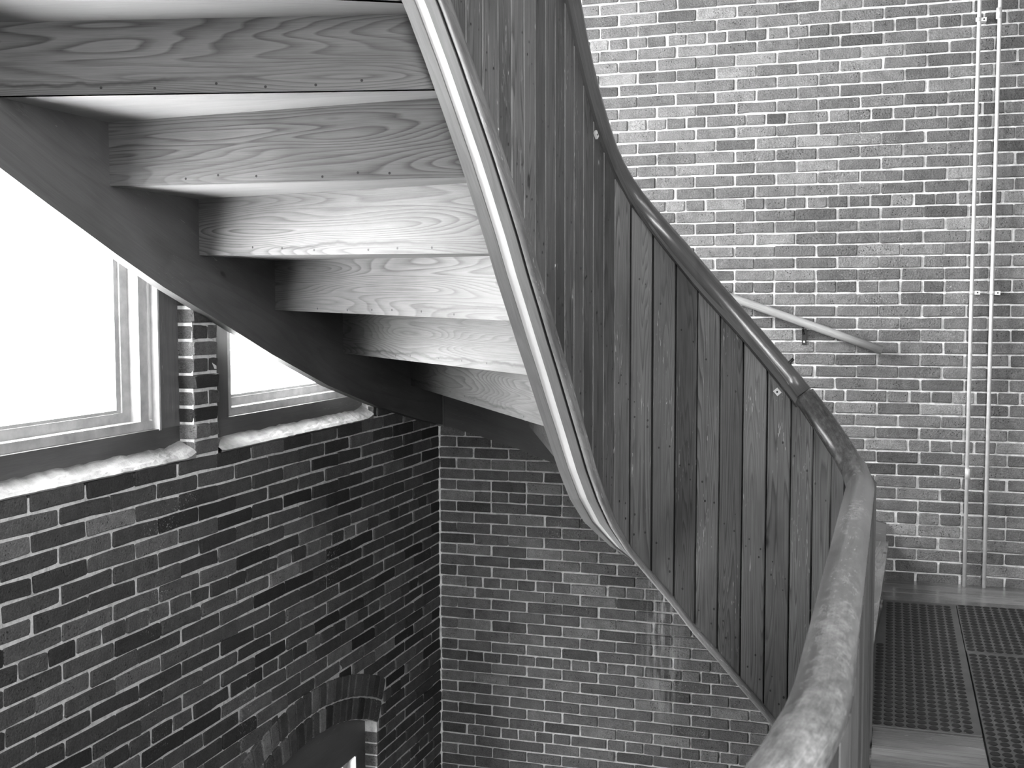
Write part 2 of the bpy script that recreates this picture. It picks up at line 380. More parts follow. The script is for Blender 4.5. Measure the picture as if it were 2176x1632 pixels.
def inside(x, y, P):
    c = False; j = len(P) - 1
    for i in range(len(P)):
        if (P[i][1] > y) != (P[j][1] > y) and x < (P[j][0] - P[i][0]) * (y - P[i][1]) / (P[j][1] - P[i][1]) + P[i][0]: c = not c
        j = i
    return c
def tone_back():
    t = random.gauss(0.165, 0.035)
    if random.random() < 0.1: t += 0.08
    return max(0.08, t)
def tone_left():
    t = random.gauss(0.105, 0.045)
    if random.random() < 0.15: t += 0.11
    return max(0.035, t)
HEAD_ROWS_B = {-35, -28, -21, -14, -5, -1, 5, 13, 20, 27, 34, -42, -49}
HEAD_ROWS_L = {5, 12, 20, 27, 34, -4}
bricks = {'b': [], 'l': []}        # (centre along, z, length, kind)
for k in range(-52, 49):
    z = (zc(k) + zc(k + 1)) / 2
    x = 0.0; hdr = k in HEAD_ROWS_B; first = True
    if z < Z_LOW + 0.03: continue
    while x < X_R - 0.02:
        if hdr: L = HB_ * (1.5 if first else 1) if not (random.random() < 0.08) else LB_
        else: L = HB_ if (first and k % 2 == 0) else LB_
        if k > 13 and first and not hdr: L = LB_ if k % 2 == 0 else HB_
        L = min(L, X_R - 0.005 - x)
        j1 = random.gauss(0, 0.004); bricks['b'].append((x + L / 2 + j1 / 2, z, L)); x += L; first = False
def arch_cut(z):
    r2 = 2.012
    z = z + C * 0.25; d = r2 ** 2 - (z - ARC_Z) ** 2
    top_half = 0.895
    if z > ARC_Z + r2: return None
    if z > spring - 0.02:
        return min(math.sqrt(max(d, 0)), 0.80 + (z - (spring - 0.02)) * 0.5)
    return ARC_H
for k in range(-4 - 32, 49):
    z = (zc(k) + zc(k + 1)) / 2
    if z < Z_LOW + 0.03 or z > 4.0: continue
    y = 0.0; hdr = k in HEAD_ROWS_L; first = True
    solid = [(-6.0, 0.0)]
    if z > SILL: solid = [(-0.985, 0.0), (-2.73, -2.54), (-4.6, -4.30)]
    cut = arch_cut(z)
    if z < SILL and cut: solid = [(-6.0, ARC_Y - cut), (ARC_Y + cut, 0.0)]
    for (a, c) in solid:
        if abs(c - a - 0.19) < 0.02:           # the narrow pier between the windows
            parts = [(a, c)] if k % 2 == 0 else [(a, a + 0.118), (a + 0.118, c)]
            for (p, q) in parts: bricks['l'].append(((p + q) / 2, z, q - p, 'pier'))
            continue
        # bond counted from the corner so that it runs through
        y = 0.0; first = True
        if hdr: step = [HL_ * 1.5] ; nxt = HL_
        else: step = [HL_ if k % 2 == 0 else LL_]; nxt = LL_
        L = step[0]
        while y - 0.001 > a:
            y1 = y - L; p, q = max(y1, a), min(y, c)
            if q - p > 0.03: bricks['l'].append(((p + q) / 2 + random.gauss(0, 0.002), z, q - p, 'n'))
            y = y1; L = nxt
def add_joined(b, me, mat_w, tone):
    base = len(b.v); b.v += [tuple(mat_w @ v.co) for v in me.vertices]
    for p in me.polygons: b.f.append(tuple(base + i for i in p.vertices)); b.uv.append([(0, 0)] * len(p.vertices)); b.tone.append(tone)
def place(which):
    items = []
    for it in bricks[which]:
        s, z, L = it[:3]; kind = it[3] if len(it) > 3 else 'n'
        P = (s, 0, z) if which == 'b' else (0, s, z)
        px, py, d = project(P); vis = d > 0.5 and -20 < px < 2196 and -15 < py < 1647 and not inside(px, py, OCC)
        if which == 'b': w = L * FPX / d
        else: w = abs(project((0, s + L / 2, z))[0] - project((0, s - L / 2, z))[0])
        items.append((w * C * FPX / d if vis else 0, s, z, L, kind))
    items.sort(key=lambda t: -t[0])
    par, V, base, H = (WB, VB, LB_ - JB, HB_ - JB) if which == 'b' else (WL, VL, LL_ - JL, HL_ - JL)
    jt = JB if which == 'b' else JL
    rest = MB()
    for n, (ar, s, z, L, kind) in enumerate(items):
        l = L - jt
        if kind == 'pier': l = L - 0.004 if L > 0.15 else L - 0.007
        full = l > (base + H) / 2; me = random.choice(V['s' if full else 'h']); sx = l / (base if full else H)
        proud = max(-0.005, min(0.004, random.gauss(0, 0.0018 if which == 'b' else 0.0032)))
        if which == 'b': loc = Vector((s, -0.001 + proud, z)); rz = random.gauss(0, 0.008)
        else: loc = Vector((0.001 - proud, s, z)); rz = PI / 2 + random.gauss(0, 0.012)
        sy = 1.0
        if kind == 'pier': sy = 3.4; rz = PI / 2
        mw = Matrix.Translation(loc) @ Matrix.Rotation(rz, 4, 'Z') @ Matrix.Rotation(random.gauss(0, 0.006), 4, 'Y') @ Matrix.Diagonal((sx, sy, random.uniform(0.96, 1.03), 1))
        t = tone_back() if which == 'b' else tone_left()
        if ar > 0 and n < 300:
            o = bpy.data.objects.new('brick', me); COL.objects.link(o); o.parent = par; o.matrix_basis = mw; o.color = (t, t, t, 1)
        else: add_joined(rest, me, mw, t)
    o = rest.build('brick_infill', M['brick_back_j' if which == 'b' else 'brick_left_j'], par, merge=False)
    o['kind'] = 'stuff'
place('b'); place('l')
# the two rowlock rings of the arch
amax = math.asin(ARC_H / ARC_R)
for ring, (r0, r1) in enumerate(((ARC_R, ARC_R + 0.116), (ARC_R + 0.122, ARC_R + 0.243))):
    cnt = 22; vm = variants(0.066, r1 - r0 - 0.006, 0.10, M['brick_left'], 5, 1.1)
    for k in range(cnt):
        t = -amax + (k + 0.5) * 2 * amax / cnt; rm = (r0 + r1) / 2
        o = bpy.data.objects.new('arch_brick', random.choice(vm)); COL.objects.link(o); o.parent = WL
        w = 2 * amax / cnt * rm - 0.011
        loc = Vector((0.007 - random.gauss(0, 0.0015), ARC_Y + rm * math.sin(t), ARC_Z + rm * math.cos(t)))
        o.matrix_basis = Matrix.Translation(loc) @ Matrix.Rotation(-t, 4, 'X') @ Matrix.Rotation(PI / 2, 4, 'Z') @ Matrix.Diagonal((w / 0.066, 1, 1, 1))
        tt = tone_left() * 1.25; o.color = (tt, tt, tt, 1)
# jamb bricks of the arched opening
for k in range(21, 40):
    z = (zc(k) + zc(k + 1)) / 2
    if z > spring - 0.03: continue
    b = MB(); b.box(-0.078, -0.002, ARC_Y + ARC_H - 0.004, ARC_Y + ARC_H + 0.03, z - C / 2 + 0.005, z + C / 2 - 0.005, 0)
    o = b.build('jamb_brick', M['brick_left'], WL); t = 0.16; o.color = (t, t, t, 1)

# ================================================================ WINDOWS
def window(idx, y0, y1, label, lc=0.13, rc=0.13, right_tone='casing'):
    w = tag(empty('window_%d' % idx, (-0.1, (y0 + y1) / 2, SILL)), label, kind='structure')
    off = Vector(w.location)
    def bx(name, mat, *a, axis=2):
        o = box(name, M[mat], *a, axis=axis); o.parent = w; o.location = -off; return o
    zb0, zt0 = SILL, HEAD
    f = bx('casing', 'casing', -0.135, -0.072, y1 - rc, y1 + 0.02, zb0, zt0)
    bx('casing', 'casing', -0.135, -0.072, y0 - 0.02, y0 + lc, zb0, zt0)
    bx('casing', 'casing', -0.135, -0.070, y0, y1, zb0 - 0.02, 1.055, axis=1)
    bx('casing', 'casing', -0.135, -0.072, y0, y1, zt0 - 0.12, zt0 + 0.02, axis=1)
    # thin bright stop along the casing edge
    a, c = y0 + lc, y1 - rc
    bx('stop_bead', 'white_frame', -0.10, -0.066, c - 0.012, c - 0.001, 1.05, zt0 - 0.12)
    # white frame, ledge at the bottom
    bx('frame', 'white_frame', -0.16, -0.10, a, c, 1.055, 1.09, axis=1)
    bx('frame', 'white_frame', -0.16, -0.112, c - 0.03, c - 0.012, 1.09, zt0 - 0.12); bx('frame', 'white_frame', -0.16, -0.102, c - 0.085, c - 0.034, 1.09, zt0 - 0.12)
    bx('frame', 'white_frame', -0.16, -0.102, a, a + 0.075, 1.09, zt0 - 0.12); bx('frame', 'white_frame', -0.16, -0.102, a, c, zt0 - 0.17, zt0 - 0.12, axis=1)
    # sash
    sa, sc = a + 0.075, c - 0.085
    bx('sash', 'white_frame', -0.185, -0.15, sa, sc, 1.09, 1.128, axis=1); bx('sash', 'white_frame', -0.185, -0.158, sa, sc, 1.128, 1.14, axis=1)
    bx('sash', 'white_frame', -0.185, -0.15, sc - 0.05, sc, 1.128, zt0 - 0.17); bx('sash', 'white_frame', -0.185, -0.158, sc - 0.075, sc - 0.05, 1.14, zt0 - 0.17)
    bx('sash', 'white_frame', -0.185, -0.15, sa, sa + 0.05, 1.128, zt0 - 0.17)
    bx('sash', 'white_frame', -0.185, -0.15, sa, sc, zt0 - 0.22, zt0 - 0.17, axis=1)
    bx('pane', 'glass', -0.172, -0.168, sa + 0.02, sc - 0.06, 1.12, zt0 - 0.2)
    # rough plaster sill
    b = MB(); nx, ny = 7, 44; g = []
    rr = random.Random(idx)
    for i in range(ny + 1):
        row = []; y = y0 + (y1 - y0) * i / ny; e = rr.uniform(-0.004, 0.006); e2 = rr.uniform(-0.006, 0.006)
        endl = max(0, 1 - (y1 - y) / 0.09) ** 2; endr = max(0, 1 - (y - y0) / 0.06) ** 2
        for j in range(nx + 1):
            t = j / nx; x = 0.004 + e - t * (0.082 + e2)
            z = SILL + 0.002 + 0.047 * t + (rr.uniform(-0.002, 0.002) if 0 < j < nx else 0) + endl * 0.018 + endr * 0.005
            if j == 0: z -= 0.004
            row.append((x, y, z))
        g.append(row)
    for i in range(ny):
        for j in range(nx): b.face((g[i][j], g[i + 1][j], g[i + 1][j + 1], g[i][j + 1]))
        for j in (0,): b.face((g[i][0], (g[i][0][0] - 0.004, g[i][0][1], SILL - 0.008), (g[i + 1][0][0] - 0.004, g[i + 1][0][1], SILL - 0.008), g[i + 1][0]))
    o = b.build('plaster_sill', M['plaster']); o.parent = w; o.location = -off
    return w
window(1, *WIN[1], 'bright window left of the narrow brick pier, with dark casing and plaster sill')
window(2, *WIN[2], 'bright window right of the brick pier, half hidden by the stair string', lc=0.19)
# arched opening below
def arched():
    w = tag(empty('window_3', (-0.1, ARC_Y, -1.0)), 'dark framed window under the brick arch at the bottom', kind='structure'); off = Vector(w.location)
    def fin(o): o.parent = w; o.location = -off; return o
    n = 16; t0 = math.asin(ARC_H / ARC_R)
    zh = -0.93; hw = ARC_H - 0.13; b = MB(); x0, x1 = -0.14, -0.078
    arc = [(ARC_Y + ARC_R * math.sin(t0 * (-1 + 2 * k / n)), ARC_Z + ARC_R * math.cos(t0 * (-1 + 2 * k / n)) + 0.01) for k in range(n + 1)]
    for (ya, za), (yb, zb_) in zip(arc[:-1], arc[1:]):
        b.face([(x1, ya, zh), (x1, yb, zh), (x1, yb, zb_), (x1, ya, za)], [(ya, zh), (yb, zh), (yb, zb_), (ya, za)])
        b.face([(x0, ya, zh), (x1, ya, zh), (x1, yb, zh), (x0, yb, zh)])
    fin(b.build('arched_head', M['casing']))
    for s in (-1, 1):
        ya, yb = sorted((ARC_Y + s * ARC_H, ARC_Y + s * hw))
        fin(box('casing', M['casing'], x0, x1, ya, yb, -1.42, zh + 0.002, axis=2))
        ya, yb = sorted((ARC_Y + s * hw, ARC_Y + s * (hw - 0.012)))
        fin(box('stop_bead', M['white_frame'], -0.12, -0.070, ya, yb, -1.42, zh, axis=2))
        ya, yb = sorted((ARC_Y + s * (hw - 0.012), ARC_Y + s * (hw - 0.07)))
        fin(box('frame', M['white_frame'], -0.18, -0.12, ya, yb, -1.42, zh, axis=2))
    fin(box('frame', M['white_frame'], -0.18, -0.11, ARC_Y - hw, ARC_Y + hw, zh - 0.035, zh, axis=1))
    for s in (-0.36, 0.1):
        fin(box('mullion', M['white_frame'], -0.2, -0.12, ARC_Y + s, ARC_Y + s + 0.035, -1.42, zh - 0.03, axis=2))
        fin(box('mullion', M['casing'], -0.2, -0.15, ARC_Y + s + 0.06, ARC_Y + s + 0.10, -1.42, zh - 0.03, axis=2))
    fin(box('pane', M['glass'], -0.172, -0.168, ARC_Y - hw, ARC_Y + hw, -1.42, zh))
arched()
area('daylight_portal', (-0.21, ARC_Y, -1.0), (0, -PI / 2, 0), 0.84, 2 * ARC_H, portal=True)

# ================================================================ PARAPET GEOMETRY
PLAN = [(2.544, -2.663), (2.496, -2.589), (2.429, -2.533), (2.348, -2.498), (2.261, -2.488), (2.173, -2.488), (2.086, -2.48), (1.999, -2.466), (1.914, -2.446), (1.826, -2.445), (1.75, -2.488), (1.705, -2.564), (1.684, -2.649), (1.666, -2.735), (1.651, -2.821), (1.64, -2.908), (1.631, -2.995), (1.622, -3.083), (1.614, -3.17), (1.605, -3.257), (1.596, -3.345), (1.583, -3.432), (1.568, -3.518), (1.55, -3.604), (1.529, -3.689), (1.505, -3.773)]
while len(PLAN) < 31: PLAN.append((PLAN[-1][0] - 0.025, PLAN[-1][1] - 0.084))
ZB = [-0.36, -0.27, -0.175, -0.07, 0.03, 0.125, 0.22, 0.305, 0.40, 0.495, 0.60, 0.715, 0.82, 0.94, 1.075, 1.195, 1.31, 1.42, 1.53, 1.64, 1.76, 1.88, 2.0, 2.12, 2.245, 2.37]
while len(ZB) < 31: ZB.append(ZB[-1] + 0.118)
ZT = [0.94, 1.01, 1.10, 1.205, 1.305, 1.41, 1.505, 1.60, 1.70, 1.805, 1.915, 2.015, 2.10, 2.20, 2.315, 2.435, 2.56]
while len(ZT) < 31: ZT.append(ZT[-1] + 0.118)
ZR = [0.943, 1.024, 1.128, 1.243, 1.355, 1.457, 1.553, 1.65, 1.75, 1.86, 1.975, 2.085, 2.185, 2.295, 2.41, 2.545, 2.68]
while len(ZR) < 31: ZR.append(ZR[-1] + 0.118)
NP = len(PLAN)
def nrm(i):
    a = Vector(PLAN[max(i - 1, 0)]); c = Vector(PLAN[min(i + 1, NP - 1)]); t = (c - a).normalized()
    return Vector((t.y, -t.x, 0))             # towards the stair
NR = [nrm(i) for i in range(NP)]
if NR[5].y < 0: NR = [-v for v in NR]
P3 = [Vector((x, y, 0)) for x, y in PLAN]
T = 0.14
def lerp(A, s):
    i = int(min(max(s, 0), len(A) - 2)); f = s - i
    return A[i] * (1 - f) + A[i + 1] * f
def fine(step=0.5, a=0, b=NP - 1):
    out = []; s = a
    while s < b - 1e-6: out.append(s); s += step
    out.append(b); return out

PAR = tag(empty('stair_parapet', (2.5, -2.7, 0)), 'curving parapet of dark vertical boards with a round handrail, inner side of the stair', 'parapet')
def toPAR(o): o.parent = PAR; o.location = -Vector(PAR.location); return o
# vertical boards, one object each
UPV = Vector((0, 0, 1))
for i in range(NP - 1):
    b = MB(); g = 0.0022; a, c = P3[i], P3[i + 1]; d = (c - a).normalized(); n0 = (NR[i] + NR[i + 1]).normalized()
    a2, c2 = a + d * g, c - d * g; bev = 0.004; L = (c - a).length
    rc = 0.035 * min(1, max(0, (i - 8) / 8)); zb0, zb1, zt0, zt1 = ZB[i] + rc, ZB[i + 1] + rc, ZT[i] + 0.03, ZT[i + 1] + 0.03
    if i < 3: zt0 -= 0.03; zt1 -= 0.03
    prof = [(0, bev * 0.8), (bev * 0.6, 0), (L - 2 * g - bev * 0.6, 0), (L - 2 * g, bev * 0.8), (L - 2 * g, 0.02), (0, 0.02)]
    bot = []; top = []
    for u, w in prof:
        f = u / (L - 2 * g); q = a2 + d * u + n0 * w
        bot.append(q + UPV * (zb0 + (zb1 - zb0) * f)); top.append(q + UPV * (zt0 + (zt1 - zt0) * f))
    m = len(prof)
    for k in range(m):
        l = (k + 1) % m; b.face((bot[k], bot[l], top[l], top[k]), [(bot[k].z, prof[k][0]), (bot[l].z, prof[l][0]), (top[l].z, prof[l][0]), (top[k].z, prof[k][0])])
    b.face(bot[::-1]); b.face(top)
    bo = toPAR(b.build('board', M['plank']))
    rr = random.Random(i + 50); nb = MB()
    for hz in (0.10, 0.16, 0.55, 0.60, 1.08):
        for fx in (0.25, 0.7):
            if rr.random() < 0.3: continue
            f = fx + rr.uniform(-0.12, 0.12); q = a + d * (L * f) - n0 * 0.0012; z = (zb0 + (zb1 - zb0) * f) + hz + rr.uniform(-0.02, 0.02); rad = rr.uniform(0.0022, 0.0042)
            nb.face([q + d * (rad * math.cos(t)) + UPV * (z + rad * 1.3 * math.sin(t)) for t in [PI / 4 * k for k in range(8)]])
    if nb.f:
        q = nb.build('nail', M['nail'], bo, merge=False); q['kind'] = 'stuff'
def off_path(ss, off, zarr, dz=0.0):
    out = []
    for s in ss:
        p = lerp(P3, s) + lerp(NR, s).normalized() * (off(s) if callable(off) else off); z = lerp(zarr, s) + dz
        out.append((Vector((p.x, p.y, z)), lerp(NR, s).normalized(), UPV))
    return out
ss = fine(0.5)
# core behind the boards, coloured near-black as gap shade, and the stair-side lining
toPAR(sweep('core', M['dark'], off_path(ss, 0, ZB, 0.0), lambda i: [(0.023, 0.004), (0.05, 0.004), (0.05, lerp(ZT, ss[i]) - lerp(ZB, ss[i]) - 0.0), (0.023, lerp(ZT, ss[i]) - lerp(ZB, ss[i]) - 0.0)]))
toPAR(sweep('lining', M['plank'], off_path(ss, 0, ZB, 0.0), lambda i: [(0.108, 0.05), (0.128, 0.05), (0.128, lerp(ZT, ss[i]) - lerp(ZB, ss[i]) - 0.02), (0.108, lerp(ZT, ss[i]) - lerp(ZB, ss[i]) - 0.02)]))
# laminated bottom edge of the inner string
def strip(name, mat, a, c, h0, h1, label=None):
    o = toPAR(sweep(name, M[mat], off_path(ss, 0, ZB), [(a, h0), (c, h0), (c, h1), (a, h1)]))
    if label: o['label'] = label
    return o
strip('string_strip', 'strip', 0.030, 0.0655, -0.004, 0.10)
strip('string_strip', 'pale_strip', 0.066, 0.099, 0.002, 0.10, 'pale middle strip of the string')
strip('string_strip', 'strip', 0.0995, T, -0.006, 0.12)
mold = [(0.026 + 0.024 * math.cos(t), 0.012 + 0.02 * math.sin(t)) for t in [PI * k / 8 * 1.0 + 0 for k in range(0, 17)]]
mold = [(0.003 + 0.019 * math.cos(2 * PI * k / 14), 0.004 + 0.021 * math.sin(2 * PI * k / 14)) for k in range(14)]
toPAR(sweep('edge_molding', M['molding'], off_path(ss, 0, ZB), mold, smooth=True))
# cove and bead under the handrail
su = fine(0.5, 2.7)
toPAR(sweep('cove_molding', M['rail_dark'], off_path(su, 0, ZT), lambda i: [(0.02, -0.005), (-0.012, 0.0), (-0.02, 0.012), (-0.012, 0.022), (-0.004, 0.03), (-0.006, lerp(ZR, su[i]) - lerp(ZT, su[i])), (0.05, lerp(ZR, su[i]) - lerp(ZT, su[i]))]))
offr = lambda s: 0.05 if s < 0 else (0.05 - 0.04 * min(s, 16) / 16)
# handrail: landing run, bend and first rise, then the upper length
rail_low = [Vector((2.38, -5.61, 0.62)), Vector((2.43, -5.56, 0.72)), Vector((2.48, -5.49, 0.81)), Vector((2.53, -5.40, 0.875)), Vector((2.573, -5.28, 0.915)), Vector((2.595, -5.14, 0.928)), Vector((2.602, -5.0, 0.93))]
for y in [-4.7, -4.4, -4.1, -3.8, -3.5, -3.2, -3.0, -2.88, -2.78]: rail_low.append(Vector((2.602, y, 0.93)))
for s in fine(0.35, 0.15, 2.68):
    p = lerp(P3, s) + lerp(NR, s).normalized() * offr(s); z = lerp(ZR, s)
    if s < 0.3: z = 0.965
    rail_low.append(Vector((p.x, p.y, z)))
o = toPAR(tube('handrail', M['rail_worn'], rail_low, 0.046, n=24)); o['label'] = 'worn lower length of round handrail'
up = []
for s in fine(0.5, 2.74):
    p = lerp(P3, s) + lerp(NR, s).normalized() * offr(s); up.append(Vector((p.x, p.y, lerp(ZR, s))))
o = toPAR(tube('handrail', M['rail_dark'], up, 0.041, n=24)); o['label'] = 'dark upper length of round handrail'
# guard along the landing under the lower handrail
gpts = [(2.50, -5.40), (2.54, -5.31), (2.575, -5.22), (2.59, -5.13), (2.600, -5.0)] + [(2.602, -4.9 + 0.088 * k) for k in range(0, 25)]
gp = [Vector((x, y, 0)) for x, y in gpts]
for i in range(len(gp) - 1):
    a, c = gp[i], gp[i + 1]; d = (c - a).normalized(); n0 = Vector((d.y, -d.x, 0))
    for side, zb0 in ((1, 0.0), (-1, -0.33)):
        b = MB(); L = (c - a).length; prof = [(0.002, 0.040), (0.006, 0.045), (L - 0.006, 0.045), (L - 0.002, 0.040), (L - 0.002, 0.027), (0.002, 0.027)]
        if side < 0: prof = [(u, -w) for u, w in prof][::-1]
        bot = [a + d * u + n0 * w + UPV * zb0 for u, w in prof]; top = [v + UPV * (0.90 - zb0) for v in bot]
        for k in range(6):
            l = (k + 1) % 6; b.face((bot[k], bot[l], top[l], top[k]), [(bot[k].z, prof[k][0]), (bot[l].z, prof[l][0]), (top[l].z, prof[l][0]), (top[k].z, prof[k][0])])
        b.face(bot[::-1]); b.face(top); toPAR(b.build('board', M['plank']))
toPAR(sweep('core', M['dark'], [(p + UPV * -0.3, Vector((1, 0, 0)) if i > 4 else (gp[min(i + 1, len(gp) - 1)] - gp[i]).normalized().cross(UPV), UPV) for i, p in enumerate(gp)], [(-0.024, 0), (0.024, 0), (0.024, 1.18), (-0.024, 1.18)]))  # gap shade put into the core colour here too
# small metal clips on the boards
def onboard(s, z, name, mat, w, h):
    p = lerp(P3, s); n_ = lerp(NR, s).normalized(); d = (lerp(P3, s + 0.1) - lerp(P3, s - 0.1)).normalized()
    b = MB(); t = (d + UPV * (1.1)).normalized(); v = t.cross(n_).normalized()
    q0 = p + UPV * z - n_ * 0.002
    for k in range(2): pass
    cs = [q0 - t * h - v * w, q0 + t * h - v * w, q0 + t * h + v * w, q0 - t * h + v * w]; cf = [c - n_ * 0.008 for c in cs]
    b.face(cf); b.face(cs)
    for k in range(4): b.face((cs[k], cs[(k + 1) % 4], cf[(k + 1) % 4], cf[k]))
    o = toPAR(b.build(name, M[mat])); 
    ctr = q0 - n_ * 0.0095; sc = MB(); sc.face([ctr + t * (0.004 * math.cos(a)) + v * (0.004 * math.sin(a)) for a in [PI / 4 * k for k in range(8)]]); s2 = sc.build('screw', M['nail'], o)
onboard(3.55, 1.225, 'metal_clip', 'clip', 0.010, 0.012)
onboard(12.9, 2.15, 'metal_clip', 'clip', 0.009, 0.013)
# a small dark hook on the upper handrail
hk = lerp(P3, 3.2) + lerp(NR, 3.2).normalized() * 0.04 + UPV * (lerp(ZR, 3.2) + 0.045)
toPAR(tube('hook', M['bracket'], [hk, hk + Vector((0.0, 0.0, 0.022)), hk + Vector((0.012, 0, 0.034))], 0.006, n=8))

# ================================================================ STAIRCASE
ST = tag(empty('staircase', (1.2, -2.0, 0)), 'winding wooden staircase seen from below, pale risers and dark wall strings', 'staircase')
def toST(o): o.parent = ST; o.location = -Vector(ST.location); return o
r_, th = 0.2225, 0.035
U = lambda n: n * r_ - th
WY = {13: -5.6, 12: -5.02, 11: -4.44, 10: -3.87, 9: -3.30, 8: -2.73, 7: -2.115, 6: -1.42, 5: -0.524}
WX = {4: 0.55, 3: 1.2, 2: 1.85, 1: 2.36, 0: 2.665}
wallp = {n: Vector((0.02, y, 0)) for n, y in WY.items()}; wallp.update({n: Vector((x, -0.02, 0)) for n, x in WX.items()})
SI = {13: 28.2, 12: 26.3, 11: 24.4, 10: 22.5, 9: 21.0, 8: 19.2, 7: 17.2, 6: 15.2, 5: 13.4, 4: 11.4, 3: 9.2, 2: 6.9, 1: 4.6, 0: 0.9}
innp = {n: lerp(P3, s) + lerp(NR, s).normalized() * 0.143 for n, s in SI.items()}
ZIN = {10: 2.19, 9: 1.94, 8: 1.71, 7: 1.49, 6: 1.295, 5: 1.09}
zl = lambda n: U(n) if n > 0 else -0.01
zi = lambda n: ZIN.get(n, zl(n))
def riser(n):
    a, c = wallp[n], innp[n]; d = (c - a).normalized(); side = Vector((d.y, -d.x, 0))     # towards the camera side
    if n <= 2: side = Vector((abs(side.x), side.y, 0)) if side.x < 0 else side
    thk = 0.024; L = (c - a).length; b = MB()
    A = [a + UPV * zl(n), c + UPV * zi(n), c + UPV * zi(n + 1), a + UPV * zl(n + 1)]
    Bk = [p - side * thk for p in A]; H = r_
    uv = [(0, 0), (L, 0), (L, H), (0, H)]
    b.face(A, uv); b.face(Bk[::-1], uv[::-1])
    for k in range(4): b.face((A[k], Bk[k], Bk[(k + 1) % 4], A[(k + 1) % 4]), [(uv[k][0], uv[k][1]), (uv[k][0], uv[k][1] + thk), (uv[(k + 1) % 4][0], uv[(k + 1) % 4][1] + thk), uv[(k + 1) % 4]])
    o = toST(b.build('riser', M['riser']))
    # nail heads along the lower edge
    rr = random.Random(n)
    nb = MB()
    for k in range(6):
        f = 0.25 + 0.7 * (k + rr.uniform(-0.3, 0.3)) / 6; ct = A[0].lerp(A[1], f) + UPV * rr.uniform(0.012, 0.03) + side * 0.001
        dd = (A[1] - A[0]).normalized(); nb.face([ct + dd * (0.0045 * math.cos(t)) + UPV * (0.0045 * math.sin(t)) for t in [PI / 4 * q for q in range(8)]])
    if n >= 5:
        q = nb.build('nail', M['nail'], o, merge=False); q['kind'] = 'stuff'
    return o
for n in range(0, 13): riser(n)
def tread(n):
    # board between riser n-1 (lower, its top) and riser n, split in two boards
    a0, c0, a1, c1 = wallp[n - 1], innp[n - 1], wallp[n], innp[n]
    dirv = (c0 - a0).normalized(); nose = Vector((-dirv.y, dirv.x, 0)) * 0.03
    if n == 1: nose = Vector((0.03, 0, 0)); 
    if nose.dot((a0 + c0) / 2 - (a1 + c1) / 2) < 0: nose = -nose
    polys = []
    if n == 5:
        cn = Vector((0.02, -0.02, 0)); m = (c0 + c1) / 2
        polys = [[a0 + nose, c0 + nose, m, cn], [cn, m, c1, a1]]
    else:
        ma, mc = a0.lerp(a1, 0.55), c0.lerp(c1, 0.55)
        polys = [[a0 + nose, c0 + nose, mc, ma], [ma, mc, c1, a1]]
    for P in polys:
        b = MB(); ctr = sum(P, Vector()) / len(P); P = [p + (ctr - p).normalized() * 0.0012 for p in P]
        def zat(p):
            # height follows the small sag of the inner ends
            f = min(1, (p - (a0 + a1) / 2).length / max(0.1, ((c0 + c1) / 2 - (a0 + a1) / 2).length)); return zl(n) * (1 - f) + zi(n) * f
        lo = [Vector((p.x, p.y, (zi(n) if k in (1, 2) else zl(n)))) for k, p in enumerate(P)]; hi = [p + UPV * th for p in lo]
        dx = (P[1] - P[0]).normalized(); dy = Vector((-dx.y, dx.x, 0)); uv = [((p - P[0]).dot(dx), (p - P[0]).dot(dy)) for p in P]
        b.face(hi, uv); b.face(lo[::-1], uv[::-1])
        for k in range(len(P)): l = (k + 1) % len(P); b.face((lo[k], lo[l], hi[l], hi[k]), [uv[k], uv[l], (uv[l][0], uv[l][1] + th), (uv[k][0], uv[k][1] + th)])
        toST(b.build('tread_board', M['tread'] if n > 1 else M['floor_wood']))
for n in range(1, 14): tread(n)
# wall string along the windows
sp = [(-6.2, 3.05), (-5.0, 2.48), (-4.3, 2.17), (-3.85, 1.975), (-3.64, 1.883), (-3.274, 1.728), (-2.99, 1.615), (-2.63, 1.49), (-2.169, 1.325), (-1.613, 1.146), (-1.055, 1.002), (-0.384, 0.859), (-0.055, 0.80)]
def string_board(name, pts, out, top, along):
    b = MB(); Lq = 0
    th_ = 0.042; F0 = []; F1 = []; R0 = []; R1 = []; us = []
    for i, (s, z) in enumerate(pts):
        if i: Lq += math.hypot(s - pts[i - 1][0], z - pts[i - 1][1])
        us.append(Lq); q = Vector((0.003, s, z)) if along == 'y' else Vector((s, -0.003, z))
        F0.append(q + out * th_); F1.append(q + out * th_ + UPV * top); R0.append(q.copy()); R1.append(q + UPV * top)
    for i in range(len(pts) - 1):
        j = i + 1
        b.face((F0[i], F0[j], F1[j], F1[i]), [(us[i], 0), (us[j], 0), (us[j], top), (us[i], top)])
        b.face((R0[i], R0[j], F0[j], F0[i]), [(us[i], 0.0), (us[j], 0.0), (us[j], th_), (us[i], th_)])
        b.face((F1[i], F1[j], R1[j], R1[i]), [(us[i], top), (us[j], top), (us[j], top + th_), (us[i], top + th_)])
        b.face((R1[i], R1[j], R0[j], R0[i]))
    b.face((F0[0], F1[0], R1[0], R0[0])); b.face((F0[-1], R0[-1], R1[-1], F1[-1]))
    return toST(b.build(name, M['stringer']))
string_board('wall_string', sp, Vector((1, 0, 0)), 0.52, 'y')
sb = [(0.05, 0.795), (0.226, 0.752), (0.531, 0.665), (0.813, 0.567), (1.3, 0.40), (1.8, 0.22), (2.3, 0.06), (2.68, -0.02)]
string_board('wall_string', sb, Vector((0, -1, 0)), 0.34, 'x')
sbm = box('string_edge', M['strip'], 0.004, 0.046, -0.046, -0.002, 0.79, 1.32, axis=2); toST(sbm)

